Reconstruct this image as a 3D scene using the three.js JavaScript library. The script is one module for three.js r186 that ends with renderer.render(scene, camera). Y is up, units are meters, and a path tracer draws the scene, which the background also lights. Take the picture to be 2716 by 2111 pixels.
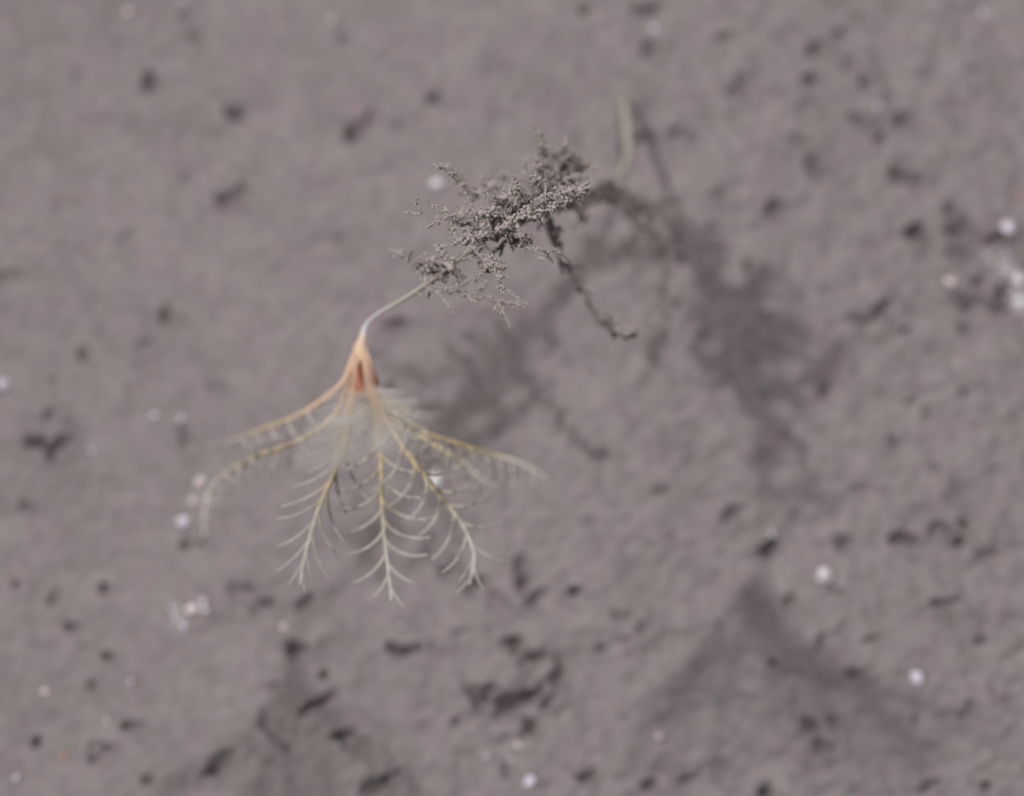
import * as THREE from 'three';
import { ImprovedNoise } from 'three/addons/math/ImprovedNoise.js';
import { mergeGeometries } from 'three/addons/utils/BufferGeometryUtils.js';

// ------------------------------------------------------------------ camera, water light, lamps, exposure
const scene = new THREE.Scene();
const V = (x, y, z) => new THREE.Vector3(x, y, z);
const PITCH = THREE.MathUtils.degToRad(76), DIST = 1.1, HALF = 0.11, PW = 2716, PH = 2111;
const fwd = V(0, -Math.sin(PITCH), -Math.cos(PITCH)), upv = V(0, Math.cos(PITCH), -Math.sin(PITCH));
const camera = new THREE.PerspectiveCamera(2 * Math.atan(HALF * PH / PW) * 180 / Math.PI, 1024 / 795, 0.02, 200);
camera.position.copy(fwd).multiplyScalar(-DIST);
camera.up.set(0, 1, 0);
camera.lookAt(0, 0, 0);
camera.focus = 1.0;
camera.userData.fStop = 5.0;
camera.updateMatrixWorld();

const renderer = new THREE.WebGLRenderer({ antialias: true });
renderer.toneMapping = THREE.LinearToneMapping;
renderer.toneMappingExposure = 1;
renderer.shadowMap.enabled = true;

// the open water all round: even and dim
const waterData = new Float32Array(8 * 4 * 4);
for (let i = 0; i < 32; i++) waterData.set([0.085, 0.088, 0.09, 1], i * 4);
const water = new THREE.DataTexture(waterData, 8, 4, THREE.RGBAFormat, THREE.FloatType);
water.mapping = THREE.EquirectangularReflectionMapping;
water.magFilter = THREE.LinearFilter;
water.needsUpdate = true;
scene.background = water;
scene.environment = water;

// two dive lamps above the frame; their light stands in their builder further down
const LAMPS = [
  { at: V(0.142, 1.30, -0.315), color: [1.0, 0.93, 0.95], cd: 2.42, label: 'black cylindrical underwater lamp nearly overhead, casting the shadow that falls straight down' },
  { at: V(-0.777, 1.30, -0.147), color: [0.97, 0.96, 0.92], cd: 3.85, label: 'black cylindrical underwater lamp high to one side, casting the long slanting shadow' },
];

// ------------------------------------------------------------------ helpers
function rng(seed) { let s = seed >>> 0; return () => { s = (s + 0x6D2B79F5) >>> 0; let t = Math.imul(s ^ (s >>> 15), 1 | s); t = (t + Math.imul(t ^ (t >>> 7), 61 | t)) ^ t; return ((t ^ (t >>> 14)) >>> 0) / 4294967296; }; }
const noiseGen = new ImprovedNoise();
const N = (x, y, z = 0) => noiseGen.noise(x, y, z);
const clamp = (x, a = 0, b = 1) => Math.min(b, Math.max(a, x));
const smooth = (a, b, x) => { const t = clamp((x - a) / (b - a)); return t * t * (3 - 2 * t); };
const mixc = (a, b, t) => [a[0] + (b[0] - a[0]) * t, a[1] + (b[1] - a[1]) * t, a[2] + (b[2] - a[2]) * t];
// where the sight line through a spot of the photograph meets the level h metres above the mud
function at(px, py, h = 0) {
  const d = fwd.clone().addScaledVector(V(1, 0, 0), (px - PW / 2) / (PW / 2) * HALF).addScaledVector(upv, -(py - PH / 2) / (PW / 2) * HALF);
  return camera.position.clone().addScaledVector(d, (h - camera.position.y) / d.y);
}
const taken = new Map();
function numbered(n) { const k = taken.get(n) || 0; taken.set(n, k + 1); return k ? n + '_' + String(k).padStart(3, '0') : n; }
function tag(o, label, category, group, kind) { o.userData = { label, category }; if (group) o.userData.group = group; if (kind) o.userData.kind = kind; return o; }
function mesh(name, geo, mat, parent) { const m = new THREE.Mesh(geo, mat); m.name = name; m.castShadow = m.receiveShadow = true; parent.add(m); return m; }

// a tapering, coloured tube along points
function tube(pts, radius, color, seg = 24, ring = 7) {
  const c = new THREE.CatmullRomCurve3(pts, false, 'centripetal');
  const fr = c.computeFrenetFrames(seg, false), pos = [], col = [], nor = [], idx = [], p = new THREE.Vector3(), q = new THREE.Vector3();
  for (let i = 0; i <= seg; i++) {
    const t = i / seg, r = radius(t), k = color(t);
    c.getPointAt(t, p);
    for (let j = 0; j < ring; j++) {
      const a = j / ring * Math.PI * 2;
      q.copy(fr.normals[i]).multiplyScalar(Math.cos(a)).addScaledVector(fr.binormals[i], Math.sin(a));
      pos.push(p.x + q.x * r, p.y + q.y * r, p.z + q.z * r); nor.push(q.x, q.y, q.z); col.push(...k);
    }
  }
  for (let i = 0; i < seg; i++) for (let j = 0; j < ring; j++) {
    const a = i * ring + j, b = i * ring + (j + 1) % ring, d = a + ring, e = b + ring;
    idx.push(a, b, d, b, e, d);
  }
  for (const [i, s] of [[0, -1], [seg, 1]]) {                       // rounded ends
    const t = i / seg; c.getPointAt(t, p); c.getTangentAt(t, q); const n = pos.length / 3, r = radius(t);
    pos.push(p.x + q.x * s * r * 0.8, p.y + q.y * s * r * 0.8, p.z + q.z * s * r * 0.8); nor.push(q.x * s, q.y * s, q.z * s); col.push(...color(t));
    for (let j = 0; j < ring; j++) { const a = i * ring + j, b = i * ring + (j + 1) % ring; s > 0 ? idx.push(a, b, n) : idx.push(a, n, b); }
  }
  const g = new THREE.BufferGeometry();
  g.setAttribute('position', new THREE.Float32BufferAttribute(pos, 3)); g.setAttribute('normal', new THREE.Float32BufferAttribute(nor, 3));
  g.setAttribute('color', new THREE.Float32BufferAttribute(col, 3)); g.setIndex(idx);
  return g;
}

// ------------------------------------------------------------------ the seabed: pits, grooves and crumbs of soft mud
// pits and short furrows in the mud: x, y in the photograph, length, width, turn in degrees, depth in mm
const PITS = [
  [403, 222, 46, 30, 25, 3.4], [619, 297, 30, 28, 0, 3.6], [930, 350, 30, 28, 0, 4], [965, 332, 34, 20, -30, 2], [595, 530, 42, 26, 0, 3.2], [636, 514, 34, 24, 20, 2.8],
  [520, 92, 28, 26, 0, 2], [490, 42, 26, 24, 0, 1.6], [920, 97, 28, 26, 0, 1.8], [212, 210, 24, 22, 0, 1.4], [490, 468, 30, 26, 40, 1.6], [10, 740, 60, 30, -20, 1.8],
  [175, 545, 60, 26, -15, 1.6], [985, 290, 28, 24, 0, 2], [1548, 31, 24, 22, 0, 2.6], [1138, 264, 28, 26, 0, 3.4], [1060, 330, 22, 20, 0, 1.6],
  [441, 830, 38, 30, 30, 2.6], [214, 942, 26, 24, 0, 2.4], [579, 1022, 24, 20, -30, 2.2], [387, 920, 24, 22, 0, 1.5], [97, 1173, 44, 24, 10, 3.6], [150, 1204, 60, 26, 8, 4], [178, 1184, 30, 24, -50, 3.4], [128, 1105, 24, 20, 60, 2.2], [195, 1135, 40, 22, 60, 1.6],
  [490, 1163, 62, 28, 80, 2.3], [486, 1437, 30, 24, 10, 2.4], [540, 1440, 26, 20, -20, 1.6], [350, 1040, 40, 20, 0, 1.2], [150, 1030, 40, 30, 20, 1.4],
  [1964, 231, 54, 26, -55, 3.2], [1719, 28, 50, 20, -20, 2.6], [1921, 99, 32, 20, 0, 2.2], [2167, 132, 46, 20, -20, 2.8], [2256, 177, 36, 22, 0, 3], [2152, 217, 38, 28, -40, 3.2], [2301, 217, 22, 20, 0, 2.4],
  [2298, 325, 70, 20, 20, 2.8], [2395, 325, 34, 20, 20, 3], [2334, 363, 24, 22, 0, 2.8], [1728, 137, 45, 28, 70, 2.2], [1818, 349, 54, 20, -5, 2.6], [2167, 448, 50, 20, 20, 3.2], [2397, 476, 72, 26, 25, 4.2],
  [2049, 551, 48, 22, -15, 3], [2402, 422, 40, 20, 10, 2.2], [2515, 558, 26, 24, 30, 2.4], [2435, 627, 36, 30, 20, 4], [2562, 618, 90, 28, 40, 4.4], [2640, 640, 84, 24, -18, 4.4], [2543, 683, 60, 34, 40, 3.6],
  [2590, 750, 26, 24, 0, 3], [2666, 778, 40, 38, 0, 3.8], [1992, 712, 40, 24, 20, 2.6], [2593, 181, 36, 22, -20, 2.2], [2232, 97, 36, 18, -15, 2.2], [2130, 380, 40, 18, 10, 1.8],
  [2296, 860, 62, 22, 6, 3.4], [2338, 832, 48, 22, -65, 3.4], [2400, 869, 26, 18, -40, 2.2], [2410, 1054, 22, 20, 0, 2.4], [2449, 1087, 22, 20, 0, 2.2], [2186, 1035, 28, 18, -20, 2], [1950, 1355, 50, 18, -25, 2.6],
  [1775, 1417, 34, 18, -20, 1.6], [1762, 1303, 60, 16, 0, 1.6], [2241, 1443, 46, 22, 10, 3], [2047, 1459, 40, 34, 30, 3], [2365, 1174, 26, 20, 40, 2], [2572, 803, 50, 26, 15, 3.4], [2634, 826, 76, 24, 20, 3.4], [2569, 877, 44, 22, 50, 2.4],
  [2401, 1426, 60, 20, 0, 3], [2501, 1413, 42, 20, 20, 3.4], [2544, 1438, 46, 22, 30, 3.4], [2566, 1391, 30, 20, 25, 2.6], [2413, 1481, 18, 16, 0, 2.4], [2511, 1615, 56, 18, 5, 3.4], [2224, 1563, 44, 18, 10, 2.4], [2100, 1596, 40, 20, 10, 2],
  [2191, 1701, 40, 20, 0, 2.4], [2282, 1782, 74, 18, -25, 2.6], [2325, 1696, 44, 16, -5, 2], [2568, 1883, 36, 22, -30, 2.8], [2668, 1854, 52, 20, 10, 2.6], [2425, 1909, 18, 18, 0, 2.2], [2210, 1904, 28, 26, 0, 2.8], [2055, 1763, 24, 20, -20, 2.6],
  [2143, 1926, 36, 22, -20, 2.6], [2038, 2088, 30, 26, 0, 3.4], [2181, 1978, 40, 28, 30, 2.6], [2600, 1700, 40, 16, 5, 1.8], [2630, 1480, 50, 22, 15, 2.2], [2480, 2080, 40, 18, 10, 2], [2610, 2090, 36, 18, 20, 2.4],
  [1381, 1494, 56, 18, -55, 3], [1385, 1549, 28, 26, 0, 4], [1433, 1589, 72, 16, -10, 2.4], [1528, 1563, 20, 16, 0, 2.4], [1652, 1626, 44, 18, 10, 2.4], [1711, 1670, 38, 18, 0, 2.4], [1674, 1706, 20, 16, 0, 2.4], [1608, 1721, 22, 18, 0, 2.4],
  [1073, 1725, 54, 18, 10, 3.4], [1136, 1714, 20, 16, 0, 2.4], [1359, 1714, 38, 24, 10, 3.8], [1418, 1750, 54, 20, -20, 3], [1266, 1842, 84, 26, 48, 4], [1340, 1868, 100, 34, 4, 5.4], [1408, 1845, 64, 26, -35, 3.8], [1300, 1836, 50, 30, 20, 2.4], [1150, 1450, 70, 26, 44, 2.2], [1205, 1508, 70, 26, 46, 2.4], [1262, 1562, 70, 28, 44, 2.4], [1318, 1604, 60, 28, 30, 2.4],
  [1478, 1790, 100, 24, 92, 2.8], [1466, 1870, 40, 22, 110, 3], [1396, 1919, 48, 24, 75, 3.8], [788, 1717, 64, 26, 0, 3.4], [810, 1604, 44, 24, -10, 3.6], [857, 1794, 24, 20, 0, 3], [868, 1855, 60, 18, -60, 2.8], [912, 1952, 60, 18, -5, 2.8],
  [745, 1940, 96, 40, 48, 2.6], [1213, 1919, 22, 18, 0, 2.2], [1000, 2080, 84, 28, -25, 3], [1557, 2054, 50, 22, -10, 2.4], [1711, 2080, 40, 20, 0, 2.4], [1345, 2050, 30, 18, 90, 1.8], [1213, 1680, 40, 16, 0, 1.6], [1830, 2060, 36, 20, 0, 2],
  [268, 1561, 24, 22, 0, 2.6], [184, 1660, 22, 20, 0, 2.6], [289, 1743, 28, 24, 10, 3.4], [138, 1588, 70, 18, 85, 1.8], [640, 1572, 70, 24, 30, 2.4], [700, 1612, 60, 24, 35, 2.8], [829, 1877, 52, 18, -35, 2.8], [720, 1819, 40, 22, -10, 2], [586, 2028, 90, 28, -35, 2.8],
  [268, 1999, 38, 34, 20, 2.6], [96, 1965, 24, 22, 0, 2.6], [243, 1835, 28, 22, 10, 2], [352, 1923, 42, 22, -10, 2], [385, 2070, 28, 24, 0, 2], [45, 1555, 24, 26, 90, 2], [60, 1340, 34, 20, 20, 1.6],
  [1062, 871, 52, 22, 15, 2.6], [1037, 1030, 22, 18, -20, 3.2], [1000, 940, 26, 18, 0, 1.4], [1700, 365, 38, 32, -20, 4], [1738, 358, 36, 26, 0, 2.4], [1800, 820, 30, 20, -30, 1.6], [1470, 420, 22, 18, 0, 1.6], [1900, 520, 34, 18, 10, 1.8],
  [1560, 1380, 40, 18, -15, 1.4], [1840, 1180, 60, 18, 8, 1.2], [2480, 1230, 50, 20, 10, 1.6], [2560, 1040, 44, 20, -20, 1.6], [2300, 1290, 50, 18, 0, 1.4], [900, 640, 40, 22, 10, 1.2], [700, 820, 40, 22, 30, 1.2], [330, 640, 40, 24, 0, 1.2],
].map(([x, y, l, w, a, d]) => {
  const c = at(x, y), k = 0.0000892, r = a * Math.PI / 180;
  return { x: c.x, z: c.z, l: l * k * 0.62, w: w * k * 0.74, ca: Math.cos(r), sa: Math.sin(r), d: d * 0.00125 };
});
// low swellings and crumbs beside them: x, y, radius px, height mm
const MOUNDS = [
  [1330, 1790, 80, 4.2], [2650, 715, 80, 3], [120, 1130, 60, 2], [2300, 820, 45, 1.8], [520, 1600, 50, 2], [1430, 1690, 50, 1.8], [2450, 440, 60, 2], [1990, 170, 50, 1.6], [860, 1660, 60, 2], [940, 1880, 60, 2.2],
  [2500, 1560, 50, 1.6], [2320, 280, 60, 1.8], [2590, 570, 60, 2], [1680, 1650, 50, 1.8], [2480, 1380, 60, 1.5], [650, 1960, 70, 2], [1660, 290, 40, 1.5],
].map(([x, y, r, h]) => { const c = at(x, y); return { x: c.x, z: c.z, r: r * 0.0000892, h: h * 0.001 }; });

const CELL = 0.01, pitGrid = new Map();
PITS.forEach((p) => { const e = 0.012; for (let i = Math.floor((p.x - e) / CELL); i <= Math.floor((p.x + e) / CELL); i++) for (let j = Math.floor((p.z - e) / CELL); j <= Math.floor((p.z + e) / CELL); j++) { const k = i + ',' + j; if (!pitGrid.has(k)) pitGrid.set(k, []); pitGrid.get(k).push(p); } });
function floorHeight(x, z) {
  const far = Math.hypot(x, z);
  let h = 0.0022 * N(x * 11, z * 11, 3.1) + (far > 0.3 ? 0.03 * smooth(0.3, 3, far) * N(x * 0.8, z * 0.8, 8.8) : 0);
  const rough = 0.42 + 0.58 * smooth(-0.06, 0.07, x + 0.02 * N(x * 20, z * 20, 5.5) + 0.35 * Math.max(0, z));
  h += rough * 0.0014 * N(x * 62 + 1.3 * N(x * 40, z * 40, 1), z * 95 + 1.3 * N(x * 40, z * 40, 61), 7.7);
  h += rough * 0.0013 * N(x * 150 + 0.9 * N(x * 90, z * 90, 2), z * 190 + 0.9 * N(x * 90, z * 90, 52), 1.7);
  const lump = N(x * 310, z * 340, 4.2);
  h += rough * 0.0013 * Math.max(-0.15, lump);
  h += 0.00035 * N(x * 720, z * 720, 9.3);
  const list = pitGrid.get(Math.floor(x / CELL) + ',' + Math.floor(z / CELL));
  if (list) {
    const wx = x + 0.0022 * N(x * 210, z * 210, 12.1) + 0.0005 * N(x * 700, z * 700, 2.1), wz = z + 0.0022 * N(x * 210, z * 210, 31.7) + 0.0005 * N(x * 700, z * 700, 22.1);
    let cut = 0;
    for (const p of list) {
      const dx = wx - p.x, dz = wz - p.z, u = (dx * p.ca + dz * p.sa) / p.l, v = (-dx * p.sa + dz * p.ca) / p.w, q = Math.sqrt(u * u + v * v);
      if (q < 2.2) { cut = Math.max(cut, p.d * (1 - smooth(0.15, 1.45, q)) * (1 + 0.7 * N(x * 420, z * 420, 77))); h += 0.25 * p.d * Math.exp(-((q - 1.45) ** 2) / 0.08) * (0.5 + 0.9 * N(x * 300, z * 300, 6)); }
    }
    h -= cut;
  }
  for (const m of MOUNDS) { const q = ((x - m.x) ** 2 + (z - m.z) ** 2) / (m.r * m.r); if (q < 5) h += m.h * Math.exp(-q * 1.1) * (0.8 + 0.5 * N(x * 180, z * 180, 14)); }
  return h;
}
function axis(lo, hi, step, far) {
  const a = []; for (let v = lo; v <= hi + 1e-9; v += step) a.push(v);
  let s = step, v = hi; while (v < far) { s *= 1.17; v += s; a.push(v); }
  s = step; v = lo; while (v > -far) { s *= 1.17; v -= s; a.unshift(v); }
  return a;
}
// fine speckle of the mud, one tile of 4 cm
const grainSize = 512, grainData = new Uint8Array(grainSize * grainSize * 4), gr = rng(11);
for (let y = 0; y < grainSize; y++) for (let x = 0; x < grainSize; x++) {
  const r = gr(), v = 226 + (gr() - 0.5) * 34 - (r < 0.02 ? 60 : 0) + (r > 0.985 ? 26 : 0), t = (gr() - 0.5) * 12;
  grainData.set([clamp(v + t, 0, 255), clamp(v, 0, 255), clamp(v - t, 0, 255), 255], (y * grainSize + x) * 4);
}
const grainTex = new THREE.DataTexture(grainData, grainSize, grainSize, THREE.RGBAFormat);
grainTex.colorSpace = THREE.SRGBColorSpace; grainTex.wrapS = grainTex.wrapT = THREE.RepeatWrapping; grainTex.magFilter = THREE.LinearFilter; grainTex.minFilter = THREE.LinearFilter; grainTex.needsUpdate = true;
const MUD = [0.374, 0.322, 0.331];
{
  const xs = axis(-0.137, 0.137, 0.00055, 40), zs = axis(-0.112, 0.108, 0.00055, 40), nx = xs.length, nz = zs.length;
  const pos = new Float32Array(nx * nz * 3), uv = new Float32Array(nx * nz * 2), col = new Float32Array(nx * nz * 3), idx = new Uint32Array((nx - 1) * (nz - 1) * 6);
  for (let j = 0, n = 0; j < nz; j++) for (let i = 0; i < nx; i++, n++) {
    const x = xs[i], z = zs[j];
    pos[n * 3] = x; pos[n * 3 + 1] = floorHeight(x, z); pos[n * 3 + 2] = z;
    uv[n * 2] = x / 0.04; uv[n * 2 + 1] = z / 0.04;
    const m = 1 + 0.10 * N(x * 34, z * 34, 40) + 0.13 * N(x * 120, z * 140, 41) + 0.16 * N(x * 290, z * 310, 44), g = 0.04 * N(x * 75, z * 75, 42) + 0.03 * N(x * 200, z * 200, 43);
    col[n * 3] = MUD[0] * m * (1 - g); col[n * 3 + 1] = MUD[1] * m * (1 + g * 0.7); col[n * 3 + 2] = MUD[2] * m * (1 - g * 0.3);
  }
  let k = 0;
  for (let j = 0; j < nz - 1; j++) for (let i = 0; i < nx - 1; i++) { const a = j * nx + i, b = a + 1, c = a + nx, d = c + 1; idx[k++] = a; idx[k++] = c; idx[k++] = b; idx[k++] = b; idx[k++] = c; idx[k++] = d; }
  const g = new THREE.BufferGeometry();
  g.setAttribute('position', new THREE.BufferAttribute(pos, 3)); g.setAttribute('uv', new THREE.BufferAttribute(uv, 2)); g.setAttribute('color', new THREE.BufferAttribute(col, 3)); g.setIndex(new THREE.BufferAttribute(idx, 1));
  g.computeVertexNormals();
  const bed = mesh('seabed', g, new THREE.MeshStandardMaterial({ vertexColors: true, map: grainTex, roughness: 1 }), scene);
  tag(bed, 'soft pinkish grey mud of the sea floor, pitted and furrowed', 'seabed', null, 'structure');
}
console.log('seabed done');

// ------------------------------------------------------------------ the sea lily
const H = 0.08;                                                     // metres above the mud for one unit of height along the stalk
const skin = new THREE.MeshPhysicalMaterial({ vertexColors: true, roughness: 0.55, specularIntensity: 0.6 });
const soft = new THREE.MeshPhysicalMaterial({ vertexColors: true, roughness: 0.9, transmission: 0.42, thickness: 0 });
const root = at(1656, 266, 0); root.y = floorHeight(root.x, root.z);
const lily = new THREE.Group(); lily.name = 'sea_lily'; lily.position.copy(root); scene.add(lily);
tag(lily, 'stalked sea lily with a peach crown of ten feathery arms bowed over the mud', 'sea lily');
const own = (g) => g.translate(-root.x, -root.y, -root.z);
const ivory = [0.50, 0.46, 0.40], greenish = [0.54, 0.54, 0.45], violetWhite = [0.70, 0.67, 0.75], tan = [0.47, 0.41, 0.37];
const stemPath = [[1656, 260, -0.05], [1657, 277, 0.07], [1663, 340, 0.13], [1667, 395, 0.17], [1655, 452, 0.26], [1604, 502, 0.42], [1545, 522, 0.6], [1480, 532, 0.8], [1396, 567, 1.02], [1297, 622, 1.22], [1177, 720, 1.45], [1080, 787, 1.58], [1000, 835, 1.66], [974, 858, 1.70], [965, 876, 1.72], [962, 888, 1.725]].map(([x, y, d]) => at(x, y, d * H));
const stemCurve = new THREE.CatmullRomCurve3(stemPath, false, 'centripetal');
{
  const sr = (t) => (0.00096 - 0.00034 * smooth(0.12, 0.5, t) - 0.00012 * smooth(0.75, 0.95, t) + 0.00012 * smooth(0.975, 1, t)) * (1 + 0.05 * Math.sin(t * 420));
  const sc = (t) => t < 0.86 ? mixc(ivory, tan, smooth(0.25, 0.4, t)) : t < 0.92 ? mixc(tan, greenish, smooth(0.86, 0.89, t)) : mixc(greenish, violetWhite, smooth(0.92, 0.975, t));
  mesh('stalk', own(tube(stemPath, sr, sc, 240, 9)), skin, lily);
}
const cupH = 1.725 * H;
const peach = [0.72, 0.50, 0.36], cream = [0.78, 0.64, 0.43], pink = [0.72, 0.52, 0.47], redBrown = [0.40, 0.10, 0.065], honey = [0.63, 0.52, 0.345], pale = [0.68, 0.635, 0.60];
{
  const path = [[963, 882], [961, 895], [958, 908], [956, 920], [956, 936], [958, 950]].map(([x, y]) => at(x, y, cupH));
  const rr = [0.00060, 0.00072, 0.00105, 0.00172, 0.00155, 0.0013], cc = [violetWhite, cream, pink, peach, peach, redBrown];
  const pick = (a, t, lerp) => { const f = t * (a.length - 1), i = Math.min(a.length - 2, Math.floor(f)); return lerp(a[i], a[i + 1], f - i); };
  mesh('cup', own(tube(path, (t) => pick(rr, t, (a, b, k) => a + (b - a) * k), (t) => pick(cc, t, mixc), 20, 20)), skin, lily);
  const tg = [[957, 938], [959, 965], [962, 1000], [966, 1030], [972, 1052]].map(([x, y]) => at(x, y, cupH - 0.0002));
  const tr = [0.0014, 0.0021, 0.0028, 0.0033, 0.0018];
  mesh('body_disc', own(tube(tg, (t) => pick(tr, t, (a, b, k) => a + (b - a) * k) * (1 + 0.03 * Math.sin(t * 60)), (t) => mixc(redBrown, [0.36, 0.14, 0.08], t), 24, 18)), skin, lily).userData = { label: 'red brown soft body between the arm bases' };
}
// arms: x, y in the photograph and millimetres above the cup; from which share on it bears pinnules
const ARMS = [
  { p: [[950, 925, 0.6], [937, 945, 1.8], [925, 979, 2.5], [910, 1011, 2.8], [871, 1048, 3], [796, 1098, 4], [700, 1136, 8], [620, 1166, 14], [535, 1188, 24]], from: 0.30, oral: [0.6, -0.9], seed: 1, fringe: 1 },
  { p: [[951, 926, -1.2], [938, 960, -3], [922, 1020, -5], [898, 1080, -6], [855, 1130, -5], [770, 1178, -1], [672, 1212, 5], [600, 1255, 11], [556, 1292, 16], [541, 1360, 21], [541, 1415, 25]], from: 0.22, oral: [0.4, -0.8], seed: 2, fringe: 1 },
  { p: [[955, 926, 1.3], [953, 944, 2.4], [943, 965, 3.6], [938, 997, 6], [934, 1028, 9.5], [929, 1067, 14], [922, 1110, 21], [910, 1160, 29], [900, 1205, 37], [892, 1240, 44]], from: 0.24, oral: [0.2, -0.3], seed: 3 },
  { p: [[957, 926, 1.3], [960, 944, 2.4], [967, 963, 3.6], [972, 997, 6], [974, 1023, 9.5], [988, 1050, 15], [1005, 1085, 24], [1000, 1140, 35], [985, 1195, 46]], from: 0.24, oral: [-0.2, -0.3], seed: 4 },
  { p: [[962, 925, 0.6], [973, 946, 1.8], [983, 985, 3.2], [989, 1025, 5.5], [1024, 1060, 10], [1080, 1088, 16], [1125, 1100, 22], [1163, 1099, 28]], from: 0.32, oral: [-0.4, -0.8], seed: 5, fringe: 1 },
  { p: [[961, 926, -1], [975, 958, -3], [985, 1010, -5], [1012, 1062, -7], [1060, 1105, -7], [1125, 1145, -5], [1240, 1185, 0], [1340, 1214, 8], [1400, 1236, 16], [1455, 1275, 25]], from: 0.26, oral: [-0.4, -0.8], seed: 6, fringe: 1 },
  { p: [[960, 927, -1.5], [973, 970, -4], [986, 1030, -7], [1016, 1080, -9], [1060, 1124, -9], [1130, 1168, -5], [1215, 1218, 3], [1280, 1270, 12], [1320, 1292, 20]], from: 0.28, oral: [-0.4, -0.8], seed: 7, fringe: 1 },
  { p: [[958, 928, -1.09], [970, 990, -4.08], [996, 1060, -8.16], [1040, 1140, -10.88], [1085, 1210, -12.24], [1120, 1255, -13.6], [1170, 1320, -15.64], [1215, 1375, -17.68], [1245, 1430, -19.04], [1258, 1480, -19.72], [1245, 1548, -20.4]], from: 0.28, oral: [-0.1, -0.2], seed: 8 },
  { p: [[957, 928, -1.09], [966, 990, -4.76], [984, 1060, -8.84], [1000, 1150, -12.24], [1010, 1230, -14.96], [1012, 1320, -17.68], [1016, 1385, -19.72], [1020, 1430, -21.08], [1027, 1490, -22.44], [1033, 1540, -23.12], [1038, 1592, -23.8]], from: 0.26, oral: [0, -0.1], seed: 9 },
  { p: [[955, 928, -1.09], [948, 990, -4.76], [938, 1060, -8.84], [925, 1130, -12.24], [905, 1215, -14.96], [880, 1270, -17], [850, 1335, -19.04], [828, 1400, -21.08], [812, 1460, -22.44], [803, 1500, -23.12], [795, 1550, -23.8]], from: 0.30, oral: [0.1, -0.1], seed: 10, narrow: 1 },
];
for (const A of ARMS) {
  const R = rng(900 + A.seed), pts = A.p.map(([x, y, dh]) => at(x, y, cupH + dh * 0.001));
  const curve = new THREE.CatmullRomCurve3(pts, false, 'centripetal'), len = curve.getLength();
  const joints = Math.round(len / 0.0011), r0 = A.seed >= 6 ? 0.00068 : 0.00044;
  const rad = (t) => (r0 * (1 - t) ** 0.85 * 0.86 + 0.00024) * 0.95 * (1 + 0.07 * Math.sin(t * joints * Math.PI * 2));
  const front = A.seed === 3 || A.seed === 4 || A.seed === 5 || A.seed === 1;
  const colr = (t) => t < 0.3 ? mixc(mixc(cream, peach, smooth(0, 0.06, t)), front ? peach : honey, smooth(0.1, 0.3, t)) : t < 0.55 ? mixc(front ? peach : honey, honey, smooth(0.3, 0.5, t)) : mixc(honey, pale, smooth(0.55, 0.85, t));
  const arm = mesh('arm', own(tube(pts, rad, colr, 90, 8)), skin, lily);
  // pinnules, alternating left and right
  const camDir = camera.position.clone().normalize(), gap = A.seed === 3 || A.seed === 4 ? 0.0017 : 0.0023;
  let side = R() < 0.5 ? 1 : -1;
  const radial = V(0, 0, 0), end = curve.getPointAt(0.8), c0 = at(960, 1000, cupH), ax = at(965, 1060, cupH).sub(at(958, 920, cupH)).normalize();
  radial.copy(end).sub(c0); radial.addScaledVector(ax, -radial.dot(ax)).normalize();
  for (let s = A.from * len; s < len * 0.985; s += gap * (0.85 + 0.3 * R()), side = -side) {
    const t = s / len, p = curve.getPointAt(t), T = curve.getTangentAt(t);
    let L = new THREE.Vector3().crossVectors(T, radial);
    // arms that lie across the view carry their pinnules to both sides in the view
    if (A.seed >= 8) L = new THREE.Vector3().crossVectors(T, camDir);
    L.normalize();
    const O = V(A.oral[0], 0, -A.oral[1]); O.addScaledVector(T, -O.dot(T));
    const grow = smooth(A.from - 0.05, 0.45, t), end2 = smooth(0.72, 1, t);
    const pl = (0.0058 + 0.0050 * grow - 0.0070 * end2) * (0.85 + 0.3 * R()) * (A.fringe ? 0.72 - 0.25 * t : 1);
    const d = T.clone().multiplyScalar(0.80 + 0.35 * end2).addScaledVector(L, side * ((A.fringe ? 0.36 : A.narrow ? 0.42 : 0.68) - 0.2 * end2 + 0.1 * (R() - 0.5))).addScaledVector(O, (A.fringe ? 0.62 : 0.30) * (1 - end2) + 0.08 * (R() - 0.5)).normalize();
    const bend = T.clone().multiplyScalar(-0.68).addScaledVector(L, side * 0.34).addScaledVector(O, 0.1).addScaledVector(V(R() - 0.5, R() - 0.5, R() - 0.5), 0.25);
    const q = [], n = 5; let w = p.clone();
    for (let i = 0; i <= n; i++) { q.push(w.clone()); const dd = d.clone().addScaledVector(bend, (i / n) * (A.narrow ? 0.8 : 1.35) * (1 - end2 * 0.75)).normalize(); w = w.clone().addScaledVector(dd, pl / n); }
    const pr = (A.seed === 9 ? 0.00050 : 0.00038) - 0.00011 * end2, base = colr(t), seedPhase = R() * 6;
    mesh('pinnule', own(tube(q, (k) => pr * (1 - 0.55 * k) * (1 + 0.1 * Math.sin(k * 26 + seedPhase)), (k) => mixc(mixc(base, [0.76, 0.70, 0.64], 0.45), [0.75, 0.715, 0.695], smooth(0.05, 0.6, k)), 12, 6)), soft, arm);
  }
}
console.log('lily done');

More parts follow.
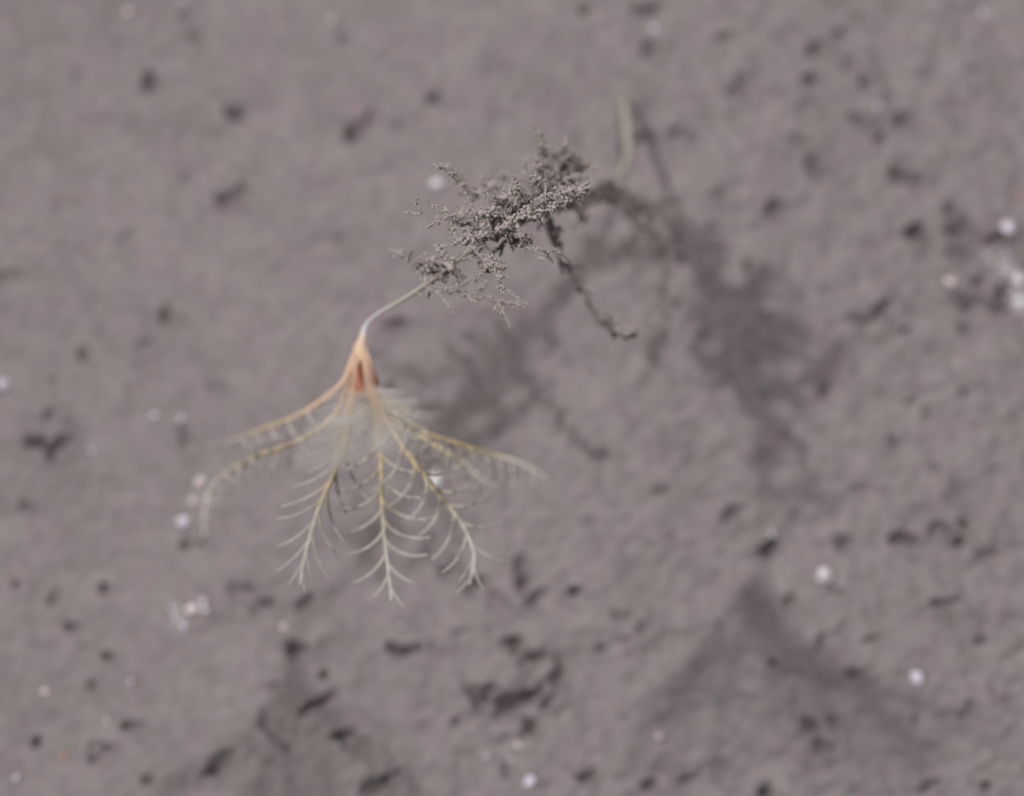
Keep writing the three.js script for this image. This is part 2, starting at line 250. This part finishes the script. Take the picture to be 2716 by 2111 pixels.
// ------------------------------------------------------------------ silt-laden hydroid growth on the stalk
const siltMat = new THREE.MeshStandardMaterial({ vertexColors: true, roughness: 1 });
const SILT = [0.45, 0.395, 0.385], ico = [];
for (let k = 0; k < 6; k++) {
  const g = new THREE.IcosahedronGeometry(1, k < 4 ? 0 : 1), a = g.attributes.position, nr = g.attributes.normal;
  for (let i = 0; i < a.count; i++) { const v = V(a.getX(i), a.getY(i), a.getZ(i)), s = 0.75 + 0.9 * N(v.x * 2.3 + k * 9, v.y * 2.3, v.z * 2.3); v.multiplyScalar(s); a.setXYZ(i, v.x, v.y, v.z); }
  g.computeVertexNormals();
  for (let i = 0; i < a.count; i++) { const v = V(a.getX(i), a.getY(i), a.getZ(i)).normalize().addScaledVector(V(nr.getX(i), nr.getY(i), nr.getZ(i)), 1.2).normalize(); nr.setXYZ(i, v.x, v.y, v.z); }
  ico.push(g);
}
let crumbCount = 0;
class Crumbs {
  constructor() { this.pos = []; this.nor = []; this.col = []; }
  add(p, r, c, R, big) {
    crumbCount++;
    const g = ico[Math.floor(R() * 4) + 0 + (big ? 2 : 0)] || ico[0], a = g.attributes.position.array, b = g.attributes.normal.array;
    const q = new THREE.Quaternion().setFromEuler(new THREE.Euler(R() * 6.3, R() * 6.3, R() * 6.3)), v = new THREE.Vector3(), sx = 0.75 + 0.6 * R(), sy = 0.75 + 0.6 * R();
    for (let i = 0; i < a.length; i += 3) {
      v.set(a[i] * r * sx, a[i + 1] * r * sy, a[i + 2] * r).applyQuaternion(q); this.pos.push(p.x + v.x, p.y + v.y, p.z + v.z);
      v.set(b[i], b[i + 1], b[i + 2]).applyQuaternion(q); this.nor.push(v.x, v.y, v.z); this.col.push(c[0], c[1], c[2]);
    }
  }
  tube(g) { const f = g.toNonIndexed(); for (const [k, n] of [['pos', 'position'], ['nor', 'normal'], ['col', 'color']]) for (const v of f.attributes[n].array) this[k].push(v); }
  geo() {
    const g = new THREE.BufferGeometry();
    g.setAttribute('position', new THREE.Float32BufferAttribute(this.pos, 3)); g.setAttribute('normal', new THREE.Float32BufferAttribute(this.nor, 3)); g.setAttribute('color', new THREE.Float32BufferAttribute(this.col, 3));
    return g;
  }
}
function siltTone(R) { const k = R(); const m = k < 0.05 ? 0.6 : k > 0.96 ? 1.25 : 0.9 + 0.2 * R(); const t = (R() - 0.5) * 0.08; return [SILT[0] * m * (1 + t), SILT[1] * m, SILT[2] * m * (1 - t)]; }
function crust(b, pts, thick, R, dense = 1, taper = 0.5) {
  const c = new THREE.CatmullRomCurve3(pts, false, 'centripetal'), len = c.getLength(), core = [0.40, 0.35, 0.335], ph = R() * 50;
  b.tube(tube(pts, (t) => (0.00012 + 0.36 * thick * Math.max(0.1, 0.6 + N(t * len * 520 + ph, ph, 2))) * (1 - taper * t), () => core, Math.max(8, Math.round(len / 0.0005)), 7));
  const n = Math.max(5, Math.round(len / 0.00026 * dense)), p = new THREE.Vector3();
  for (let i = 0; i < n; i++) {
    const t = i / n, w = thick * (1 - taper * t) * (0.35 + 1.05 * Math.max(0, 0.55 + N(t * len * 520 + ph, ph, 2)));
    for (let k = 0; k < 2 + (w > 0.0007 ? 2 : 0); k++) {
      c.getPointAt(clamp(t + (R() - 0.5) * 2 / n), p);
      p.add(V(R() - 0.5, R() - 0.5, R() - 0.5).multiplyScalar(w * 1.5));
      b.add(p, (0.00013 + 0.30 * w * R()) * (0.7 + 0.5 * R()), siltTone(R), R, w > 0.0008);
    }
  }
}
const growBase = at(1396, 567, 1.02 * H);
const growth = new THREE.Group(); growth.name = 'hydroid_colony'; growth.position.copy(growBase); scene.add(growth);
tag(growth, 'bushy hydroid growth clotted with grey silt around the bowed stalk', 'hydroid colony');
const ownG = (g) => g.translate(-growBase.x, -growBase.y, -growBase.z);
// main branches: x, y in the photograph, height in stalk units; crust thickness mm, twigs, seed
const BR = [];
const S = (x, y, d) => [x, y, d];
BR.push({ n: 'stalk_crust', p: [S(1625, 486, 0.34), S(1604, 502, 0.42), S(1545, 522, 0.6), S(1480, 533, 0.8), S(1396, 568, 1.02), S(1297, 623, 1.22)], w: 1.7, k: 9, dense: 1.6 });
BR.push({ n: 'stalk_crust', p: [S(1310, 614, 1.21), S(1240, 668, 1.33), S(1177, 720, 1.45), S(1130, 752, 1.51), S(1100, 774, 1.555)], w: 0.55, k: 7 });
// the clotted middle
const mass = [
  [1400, 566, 1.02, 1250, 500, 1.08], [1400, 566, 1.02, 1280, 478, 0.98], [1420, 556, 0.98, 1335, 456, 0.95], [1440, 548, 0.92, 1385, 430, 0.98], [1450, 545, 0.9, 1402, 412, 1.05], [1460, 541, 0.86, 1440, 396, 1.02],
  [1470, 536, 0.84, 1475, 402, 0.98], [1480, 533, 0.8, 1522, 402, 0.98], [1480, 533, 0.8, 1562, 426, 0.95], [1380, 575, 1.06, 1210, 560, 1.12], [1360, 585, 1.1, 1200, 585, 1.16], [1400, 566, 1.02, 1300, 530, 1.22],
  [1430, 552, 0.95, 1370, 500, 1.28], [1460, 540, 0.86, 1420, 480, 1.25], [1470, 538, 0.83, 1450, 455, 1.15], [1410, 560, 1.0, 1460, 520, 1.3], [1450, 545, 0.9, 1500, 470, 1.08], [1440, 550, 0.93, 1520, 500, 1.12],
  [1340, 596, 1.14, 1230, 610, 1.25], [1330, 600, 1.15, 1260, 560, 1.3], [1480, 533, 0.8, 1556, 466, 0.98], [1375, 578, 1.07, 1330, 510, 1.12], [1300, 620, 1.21, 1200, 640, 1.3], [1470, 538, 0.84, 1400, 520, 1.2],
];
mass.forEach(([x0, y0, d0, x1, y1, d1], i) => { const R = rng(70 + i), mx = (x0 + x1) / 2 + (R() - 0.5) * 46, my = (y0 + y1) / 2 + (R() - 0.5) * 46; BR.push({ n: 'branch', p: [S(x0, y0, d0), S(mx, my, (d0 + d1) / 2 + (R() - 0.5) * 0.16), S(x1, y1, d1)], w: [0.8, 1.5, 1.0, 1.25][i % 4], k: 5, dense: 1.25 }); });
// single branches that can be told apart
BR.push({ n: 'branch', p: [S(1297, 617, 1.2), S(1350, 592, 1.26), S(1400, 568, 1.28), S(1468, 540, 1.26), S(1520, 512, 1.22), S(1552, 500, 1.18)], w: 1.15, k: 9, dense: 1.7, hang: true });
BR.push({ n: 'branch', p: [S(1262, 512, 1.1), S(1232, 495, 1.12), S(1206, 470, 1.15), S(1188, 442, 1.18)], w: 0.85, k: 5 });
BR.push({ n: 'branch', p: [S(1260, 575, 1.2), S(1200, 579, 1.25), S(1165, 580, 1.27), S(1138, 574, 1.28), S(1110, 552, 1.3), S(1090, 533, 1.31)], w: 0.45, k: 6 });
BR.push({ n: 'branch', p: [S(1128, 755, 1.51), S(1102, 715, 1.53), S(1078, 688, 1.55), S(1056, 662, 1.56)], w: 0.5, k: 4 });
BR.push({ n: 'branch', p: [S(1175, 722, 1.45), S(1160, 705, 1.47), S(1140, 700, 1.5), S(1118, 714, 1.52)], w: 1.7, k: 3, dense: 1.3 });
BR.push({ n: 'branch', p: [S(1196, 705, 1.42), S(1180, 690, 1.44), S(1168, 668, 1.44), S(1160, 655, 1.44)], w: 0.95, k: 3 });
BR.push({ n: 'branch', p: [S(1192, 704, 1.42), S(1200, 716, 1.42), S(1218, 730, 1.42), S(1228, 745, 1.42)], w: 1.0, k: 4 });
BR.push({ n: 'branch', p: [S(1250, 655, 1.3), S(1275, 680, 1.33), S(1305, 697, 1.35), S(1322, 730, 1.36), S(1330, 778, 1.36)], w: 0.9, k: 6 });
BR.push({ n: 'branch', p: [S(1290, 692, 1.34), S(1282, 712, 1.36), S(1277, 728, 1.37)], w: 0.7, k: 2 });
BR.push({ n: 'branch', p: [S(1352, 600, 1.1), S(1345, 630, 1.12), S(1328, 654, 1.15), S(1300, 662, 1.18), S(1285, 650, 1.2)], w: 0.45, k: 4 });
BR.push({ n: 'branch', p: [S(1350, 600, 1.12), S(1362, 632, 1.15), S(1392, 655, 1.17), S(1432, 662, 1.18), S(1466, 663, 1.16), S(1482, 662, 1.12)], w: 0.75, k: 5 });
BR.push({ n: 'branch', p: [S(1440, 560, 0.94), S(1456, 592, 0.87), S(1466, 630, 0.82), S(1483, 664, 0.78), S(1504, 702, 0.74), S(1536, 746, 0.72), S(1553, 780, 0.7), S(1563, 806, 0.7), S(1590, 840, 0.7), S(1628, 866, 0.7), S(1656, 886, 0.7), S(1672, 882, 0.7)], w: 0.85, k: 14, hang: true });
BR.push({ n: 'branch', p: [S(1120, 760, 1.53), S(1162, 772, 1.52), S(1215, 774, 1.5), S(1258, 788, 1.48), S(1300, 790, 1.46), S(1326, 802, 1.45), S(1368, 806, 1.44)], w: 0.72, k: 7 });
BR.push({ n: 'branch', p: [S(1530, 525, 0.66), S(1572, 492, 0.62), S(1610, 480, 0.52), S(1650, 480, 0.44)], w: 1.1, k: 5 });
BR.push({ n: 'branch', p: [S(1600, 506, 0.42), S(1630, 512, 0.38), S(1660, 514, 0.34), S(1690, 512, 0.3)], w: 0.6, k: 4 });
BR.push({ n: 'branch', p: [S(1600, 510, 0.44), S(1630, 528, 0.36), S(1680, 546, 0.28), S(1730, 568, 0.23), S(1790, 596, 0.2), S(1830, 612, 0.18)], w: 1.2, k: 9, dense: 1.2 });
BR.push({ n: 'branch', p: [S(1650, 534, 0.33), S(1700, 535, 0.27), S(1760, 556, 0.21), S(1790, 572, 0.18)], w: 1.0, k: 5 });
BR.push({ n: 'branch', p: [S(1664, 541, 0.31), S(1680, 574, 0.24), S(1690, 604, 0.18), S(1688, 636, 0.12)], w: 1.0, k: 3 });
BR.push({ n: 'branch', p: [S(1686, 590, 0.2), S(1712, 616, 0.16), S(1738, 636, 0.13), S(1772, 648, 0.1)], w: 0.8, k: 3 });
BR.push({ n: 'branch', p: [S(1770, 588, 0.21), S(1776, 640, 0.2), S(1771, 730, 0.2), S(1762, 790, 0.19), S(1756, 830, 0.18)], w: 0.4, k: 2, hang: true });
BR.push({ n: 'branch', p: [S(1757, 826, 0.18), S(1754, 850, 0.18), S(1750, 874, 0.17)], w: 1.9, k: 2, hang: true });
BR.push({ n: 'branch', p: [S(1500, 530, 0.75), S(1530, 552, 0.76), S(1546, 572, 0.75), S(1556, 590, 0.74)], w: 0.9, k: 4 });
BR.push({ n: 'branch', p: [S(1596, 844, 0.7), S(1630, 866, 0.71), S(1656, 882, 0.72), S(1674, 880, 0.72)], w: 1.5, k: 5, hang: true });
BR.push({ n: 'branch', p: [S(1434, 400, 1.03), S(1438, 385, 1.06), S(1437, 365, 1.08), S(1436, 350, 1.1)], w: 0.5, k: 4 });
BR.forEach((b, bi) => {
  const R = rng(3000 + bi * 17), pts = b.p.map(([x, y, d]) => at(x, y, d * H)), c = new Crumbs();
  crust(c, pts, b.w * 0.0015, R, b.dense || 1, b.hang ? 0 : 0.45);
  const br = mesh(b.n, ownG(c.geo()), siltMat, growth);
  const curve = new THREE.CatmullRomCurve3(pts, false, 'centripetal'), len = curve.getLength();
  for (let k = 0; k < b.k; k++) {
    const t = 0.12 + 0.88 * (k + R()) / b.k, p = curve.getPointAt(clamp(t)), T = curve.getTangentAt(clamp(t)), u = V(R() - 0.5, R() - 0.5, R() - 0.5).normalize();
    u.addScaledVector(T, -u.dot(T)).normalize().addScaledVector(T, 0.5 + 0.6 * R()).normalize();
    const l = Math.min(0.0062, len * 0.5) * (0.3 + 0.7 * R()), v = V(R() - 0.5, R() - 0.5, R() - 0.5).multiplyScalar(0.7);
    const q = [p, p.clone().addScaledVector(u, l * 0.5), p.clone().addScaledVector(u, l).addScaledVector(v, l * 0.5)];
    const tc = new Crumbs();
    crust(tc, q, (0.5 + 0.55 * R()) * 0.001 * Math.min(1.3, 0.6 + b.w * 0.5), R, 1.05, 0.25);
    mesh('twig', ownG(tc.geo()), siltMat, br);
  }
});
console.log('growth done ' + crumbCount);

// ------------------------------------------------------------------ pale shell grains scattered on the mud
const shellMats = {
  white: new THREE.MeshPhysicalMaterial({ color: new THREE.Color(0.93, 0.90, 0.93), roughness: 0.35, clearcoat: 0.5, clearcoatRoughness: 0.2 }),
  lilac: new THREE.MeshPhysicalMaterial({ color: new THREE.Color(0.90, 0.80, 0.95), roughness: 0.35, clearcoat: 0.5, clearcoatRoughness: 0.2 }),
  rose: new THREE.MeshPhysicalMaterial({ color: new THREE.Color(0.92, 0.78, 0.80), roughness: 0.45 }),
  grey: new THREE.MeshPhysicalMaterial({ color: new THREE.Color(0.66, 0.62, 0.64), roughness: 0.6 }),
  orange: new THREE.MeshPhysicalMaterial({ color: new THREE.Color(0.60, 0.33, 0.22), roughness: 0.6 }),
};
const shellGeo = [];
for (let v = 0; v < 5; v++) {                                       // coiled, many-chambered tests
  const R = rng(500 + v), list = [];
  for (let k = 0; k < 6; k++) {
    const a = k * (1.0 + 0.1 * v), r = 0.34 + 0.075 * k, s = new THREE.IcosahedronGeometry(r, 2);
    s.scale(1, 0.85 + 0.2 * R(), 1); s.translate(Math.cos(a) * (0.16 + 0.065 * k), 0.05 * k * (v % 2 ? 1 : 0.3), Math.sin(a) * (0.16 + 0.065 * k)); list.push(s);
  }
  shellGeo.push(mergeGeometries(list));
}
const GR = 'pale shell grains strewn on the mud';
const GRAINS = [
  [337, 26, 1.15, 'rose', 'pinkish shell grain near the upper edge, above and left of the first dark pit'],
  [485, 3, 0.8, 'grey', 'greyish shell grain cut by the upper edge of the picture'],
  [877, 46, 0.95, 'grey', 'dull shell grain by the upper edge, above two neighbouring dark pits'],
  [915, 398, 0.75, 'grey', 'faint shell grain just below the double dark pit'],
  [137, 698, 0.75, 'grey', 'faint shell grain alone on smooth mud near the left edge'],
  [1155, 491, 1.35, 'white', 'bright shell grain beside the upper left twig of the hydroid growth'],
  [1737, 75, 1.15, 'lilac', 'lilac shell grain by the upper edge, above the foot of the stalk'],
  [2609, 26, 0.9, 'lilac', 'lilac shell grain in the upper right corner'],
  [2330, 279, 0.95, 'lilac', 'lilac shell grain amid furrows in the upper right mud'],
  [2537, 467, 0.7, 'grey', 'faint shell grain above the long furrow near the right edge'],
  [2668, 609, 1.65, 'lilac', 'brightest lilac shell grain, at the tip of the dark furrow by the right edge'],
  [2703, 520, 1.0, 'orange', 'orange tinted shell grain touching the right edge'],
  [2522, 748, 1.25, 'rose', 'round pinkish shell grain beside the pale patch near the right edge'],
  [2712, 803, 1.4, 'white', 'white shell grain cut by the right edge, lowest of the pale patch'],
  [2704, 745, 1.3, 'white', 'large white shell grain in the middle of the pale patch at the right edge'],
  [2672, 728, 0.9, 'grey', 'small grey shell grain on the inner side of the pale patch'],
  [2668, 685, 1.0, 'lilac', 'dim lilac shell grain at the top of the pale patch'],
  [2628, 700, 0.8, 'grey', 'greyish shell grain at the left end of the pale patch'],
  [8, 1019, 1.5, 'lilac', 'bright lilac shell grain cut by the left edge'],
  [407, 1104, 1.1, 'lilac', 'left one of two level lilac shell grains above the tip of the longest arm'],
  [481, 1112, 0.95, 'lilac', 'dimmer, right one of two level lilac shell grains'],
  [245, 1195, 0.75, 'lilac', 'faint violet shell grain beside the dark crescent pit'],
  [532, 1282, 1.3, 'rose', 'top one of three shell grains in a slanting row by the outer arm tip'],
  [511, 1326, 1.05, 'rose', 'middle one of three shell grains in a slanting row'],
  [483, 1387, 1.4, 'lilac', 'lowest and brightest of three shell grains in a slanting row'],
  [1158, 1280, 1.75, 'white', 'big bright shell grain seen between the pinnules of the crown'],
  [1532, 1165, 0.7, 'grey', 'small faint shell grain between the two stalk shadows'],
  [2047, 1415, 0.95, 'grey', 'dull shell grain at the lower end of the slanting shadow'],
  [2191, 1528, 1.65, 'white', 'brilliant white shell grain below the slanting shadow'],
  [2430, 1798, 1.35, 'lilac', 'lilac shell grain alone on smooth mud in the lower right'],
  [1405, 2068, 1.5, 'lilac', 'brilliant lilac shell grain near the lower edge'],
  [1749, 1953, 1.05, 'rose', 'pinkish shell grain in the blurred shadow near the lower edge'],
  [1375, 1973, 0.95, 'rose', 'pinkish shell grain just below the big hollow'],
  [1355, 2012, 0.8, 'grey', 'dull shell grain, right one of a faint pair below the big hollow'],
  [1292, 2005, 0.8, 'grey', 'dull shell grain, left one of a faint pair below the big hollow'],
  [1528, 1539, 0.8, 'grey', 'faint shell grain at the end of a thin furrow in the lower middle'],
  [1065, 1661, 0.8, 'grey', 'faint shell grain under the tip of the longest hanging arm'],
  [749, 1661, 0.9, 'rose', 'faint pink shell grain between dark pits below the lower left arm'],
  [43, 2066, 1.15, 'lilac', 'lilac shell grain in the lower left corner'],
  [118, 1832, 1.1, 'rose', 'pale elongated shell grain near the left edge, below the middle'],
  [508, 1622, 1.5, 'rose', 'largest shell grain of the bright pinkish cluster'],
  [537, 1597, 1.15, 'lilac', 'topmost shell grain of the bright pinkish cluster'],
  [541, 1620, 1.0, 'white', 'rightmost shell grain of the bright pinkish cluster'],
  [456, 1613, 0.85, 'lilac', 'leftmost, dim shell grain of the pinkish cluster'],
  [482, 1661, 0.9, 'lilac', 'lowest shell grain of the pinkish cluster'],
  [280, 1912, 0.75, 'rose', 'tiny faint shell grain on smooth mud in the lower left'],
  [345, 1805, 0.75, 'lilac', 'tiny violet shell grain below and left of the pinkish cluster'],
  [168, 2003, 0.85, 'orange', 'small rusty orange grain in the lower left'],
  [895, 1976, 0.8, 'grey', 'faint pale grain in a shallow pit near the lower edge'],
  [1787, 508, 0.75, 'rose', 'small cream grain beside the far end of the hydroid growth'],
];
const gR = rng(77);
GRAINS.forEach(([x, y, r, m, label], i) => {
  const p = at(x, y, 0.001), s = r * (r > 1.2 ? 0.00112 : 0.0008), g = new THREE.Mesh(shellGeo[i % 5], shellMats[m]);
  g.name = numbered('shell_grain'); g.castShadow = g.receiveShadow = true;
  g.scale.set(s * (0.9 + 0.25 * gR()), s * 0.9, s * (0.9 + 0.25 * gR())); g.rotation.set(gR() * 0.6, gR() * 6.3, gR() * 0.6);
  g.position.set(p.x, floorHeight(p.x, p.z) + s * 0.55, p.z);
  scene.add(tag(g, label, m === 'orange' ? 'grain' : 'shell', GR));
});

// pale shell grit too fine to count
function grit(name, label, spots, n, seed) {
  const R = rng(seed), m = new THREE.InstancedMesh(shellGeo[2], shellMats.white, n), o = new THREE.Object3D();
  for (let i = 0; i < n; i++) {
    const [x, y, rx, ry, a] = spots[Math.floor(R() * spots.length)], t = R() * 6.3, q = Math.sqrt(R()), u = Math.cos(t) * q * rx, v = Math.sin(t) * q * ry;
    const p = at(x + u * Math.cos(a) - v * Math.sin(a), y + u * Math.sin(a) + v * Math.cos(a), 0.001), s = 0.0001 + 0.00026 * R();
    o.position.set(p.x, floorHeight(p.x, p.z) + s * 0.4, p.z); o.rotation.set(R() * 6, R() * 6, R() * 6); o.scale.setScalar(s); o.updateMatrix(); m.setMatrixAt(i, o.matrix);
  }
  m.name = name; m.castShadow = m.receiveShadow = true; scene.add(tag(m, label, 'grit', null, 'stuff'));
}
grit('shell_grit', 'pale smear of fine shell grit at the right edge', [[2640, 700, 60, 18, 0.5], [2690, 745, 50, 34, 0.6], [2705, 800, 26, 30, 0]], 170, 41);
grit('shell_grit_001', 'pale pinkish shell grit around the bright cluster of grains', [[505, 1615, 55, 30, -0.3], [475, 1650, 34, 26, 0]], 45, 42);

// ------------------------------------------------------------------ the two lamps that throw the two shadows
const black = new THREE.MeshStandardMaterial({ color: new THREE.Color(0.03, 0.03, 0.032), roughness: 0.45, metalness: 0.3 });
const steel = new THREE.MeshStandardMaterial({ color: new THREE.Color(0.5, 0.5, 0.5), roughness: 0.35, metalness: 0.9 });
const glow = new THREE.MeshStandardMaterial({ color: 0x000000, emissive: new THREE.Color(1, 0.97, 0.95), emissiveIntensity: 6 });
LAMPS.forEach((l) => {
  const g = new THREE.Group(); g.name = numbered('underwater_lamp'); scene.add(tag(g, l.label, 'lamp', 'dive lamps above the seabed'));
  const aim = V(0.11, 0.0, 0.04), dir = aim.clone().sub(l.at).normalize();
  g.position.copy(l.at).addScaledVector(dir, -0.012); g.quaternion.setFromUnitVectors(V(0, 0, 1), dir);
  const turn = (pts) => new THREE.LatheGeometry(pts.map(([r, z]) => new THREE.Vector2(r, z)), 40).rotateX(Math.PI / 2);
  mesh('housing', turn([[0, -0.15], [0.020, -0.15], [0.026, -0.144], [0.026, -0.05], [0.033, -0.03], [0.033, -0.002], [0.027, -0.002], [0.027, -0.012], [0, -0.012]]), black, g);
  mesh('bezel', turn([[0.0275, 0], [0.0345, 0], [0.0355, -0.004], [0.0345, -0.012], [0.0335, -0.012], [0.0335, -0.001], [0.0275, -0.001]]), steel, g);
  mesh('lamp_lens', turn([[0, 0.0005], [0.022, -0.0005], [0.0265, -0.003], [0.0265, -0.006], [0, -0.006]]), glow, g);
  const ring = new THREE.TorusGeometry(0.0285, 0.003, 8, 40); ring.translate(0, 0, -0.09); mesh('clamp', ring, steel, g);
  const s = new THREE.SpotLight(new THREE.Color(...l.color), l.cd, 0, 0.36, 1, 2);
  s.position.copy(l.at); s.target.position.copy(aim); scene.add(s, s.target);
  s.castShadow = true; s.shadow.radius = 0.9; s.shadow.mapSize.set(2048, 2048); s.shadow.camera.near = 0.2; s.shadow.camera.far = 4; s.shadow.bias = -0.0002;
});

renderer.render(scene, camera);
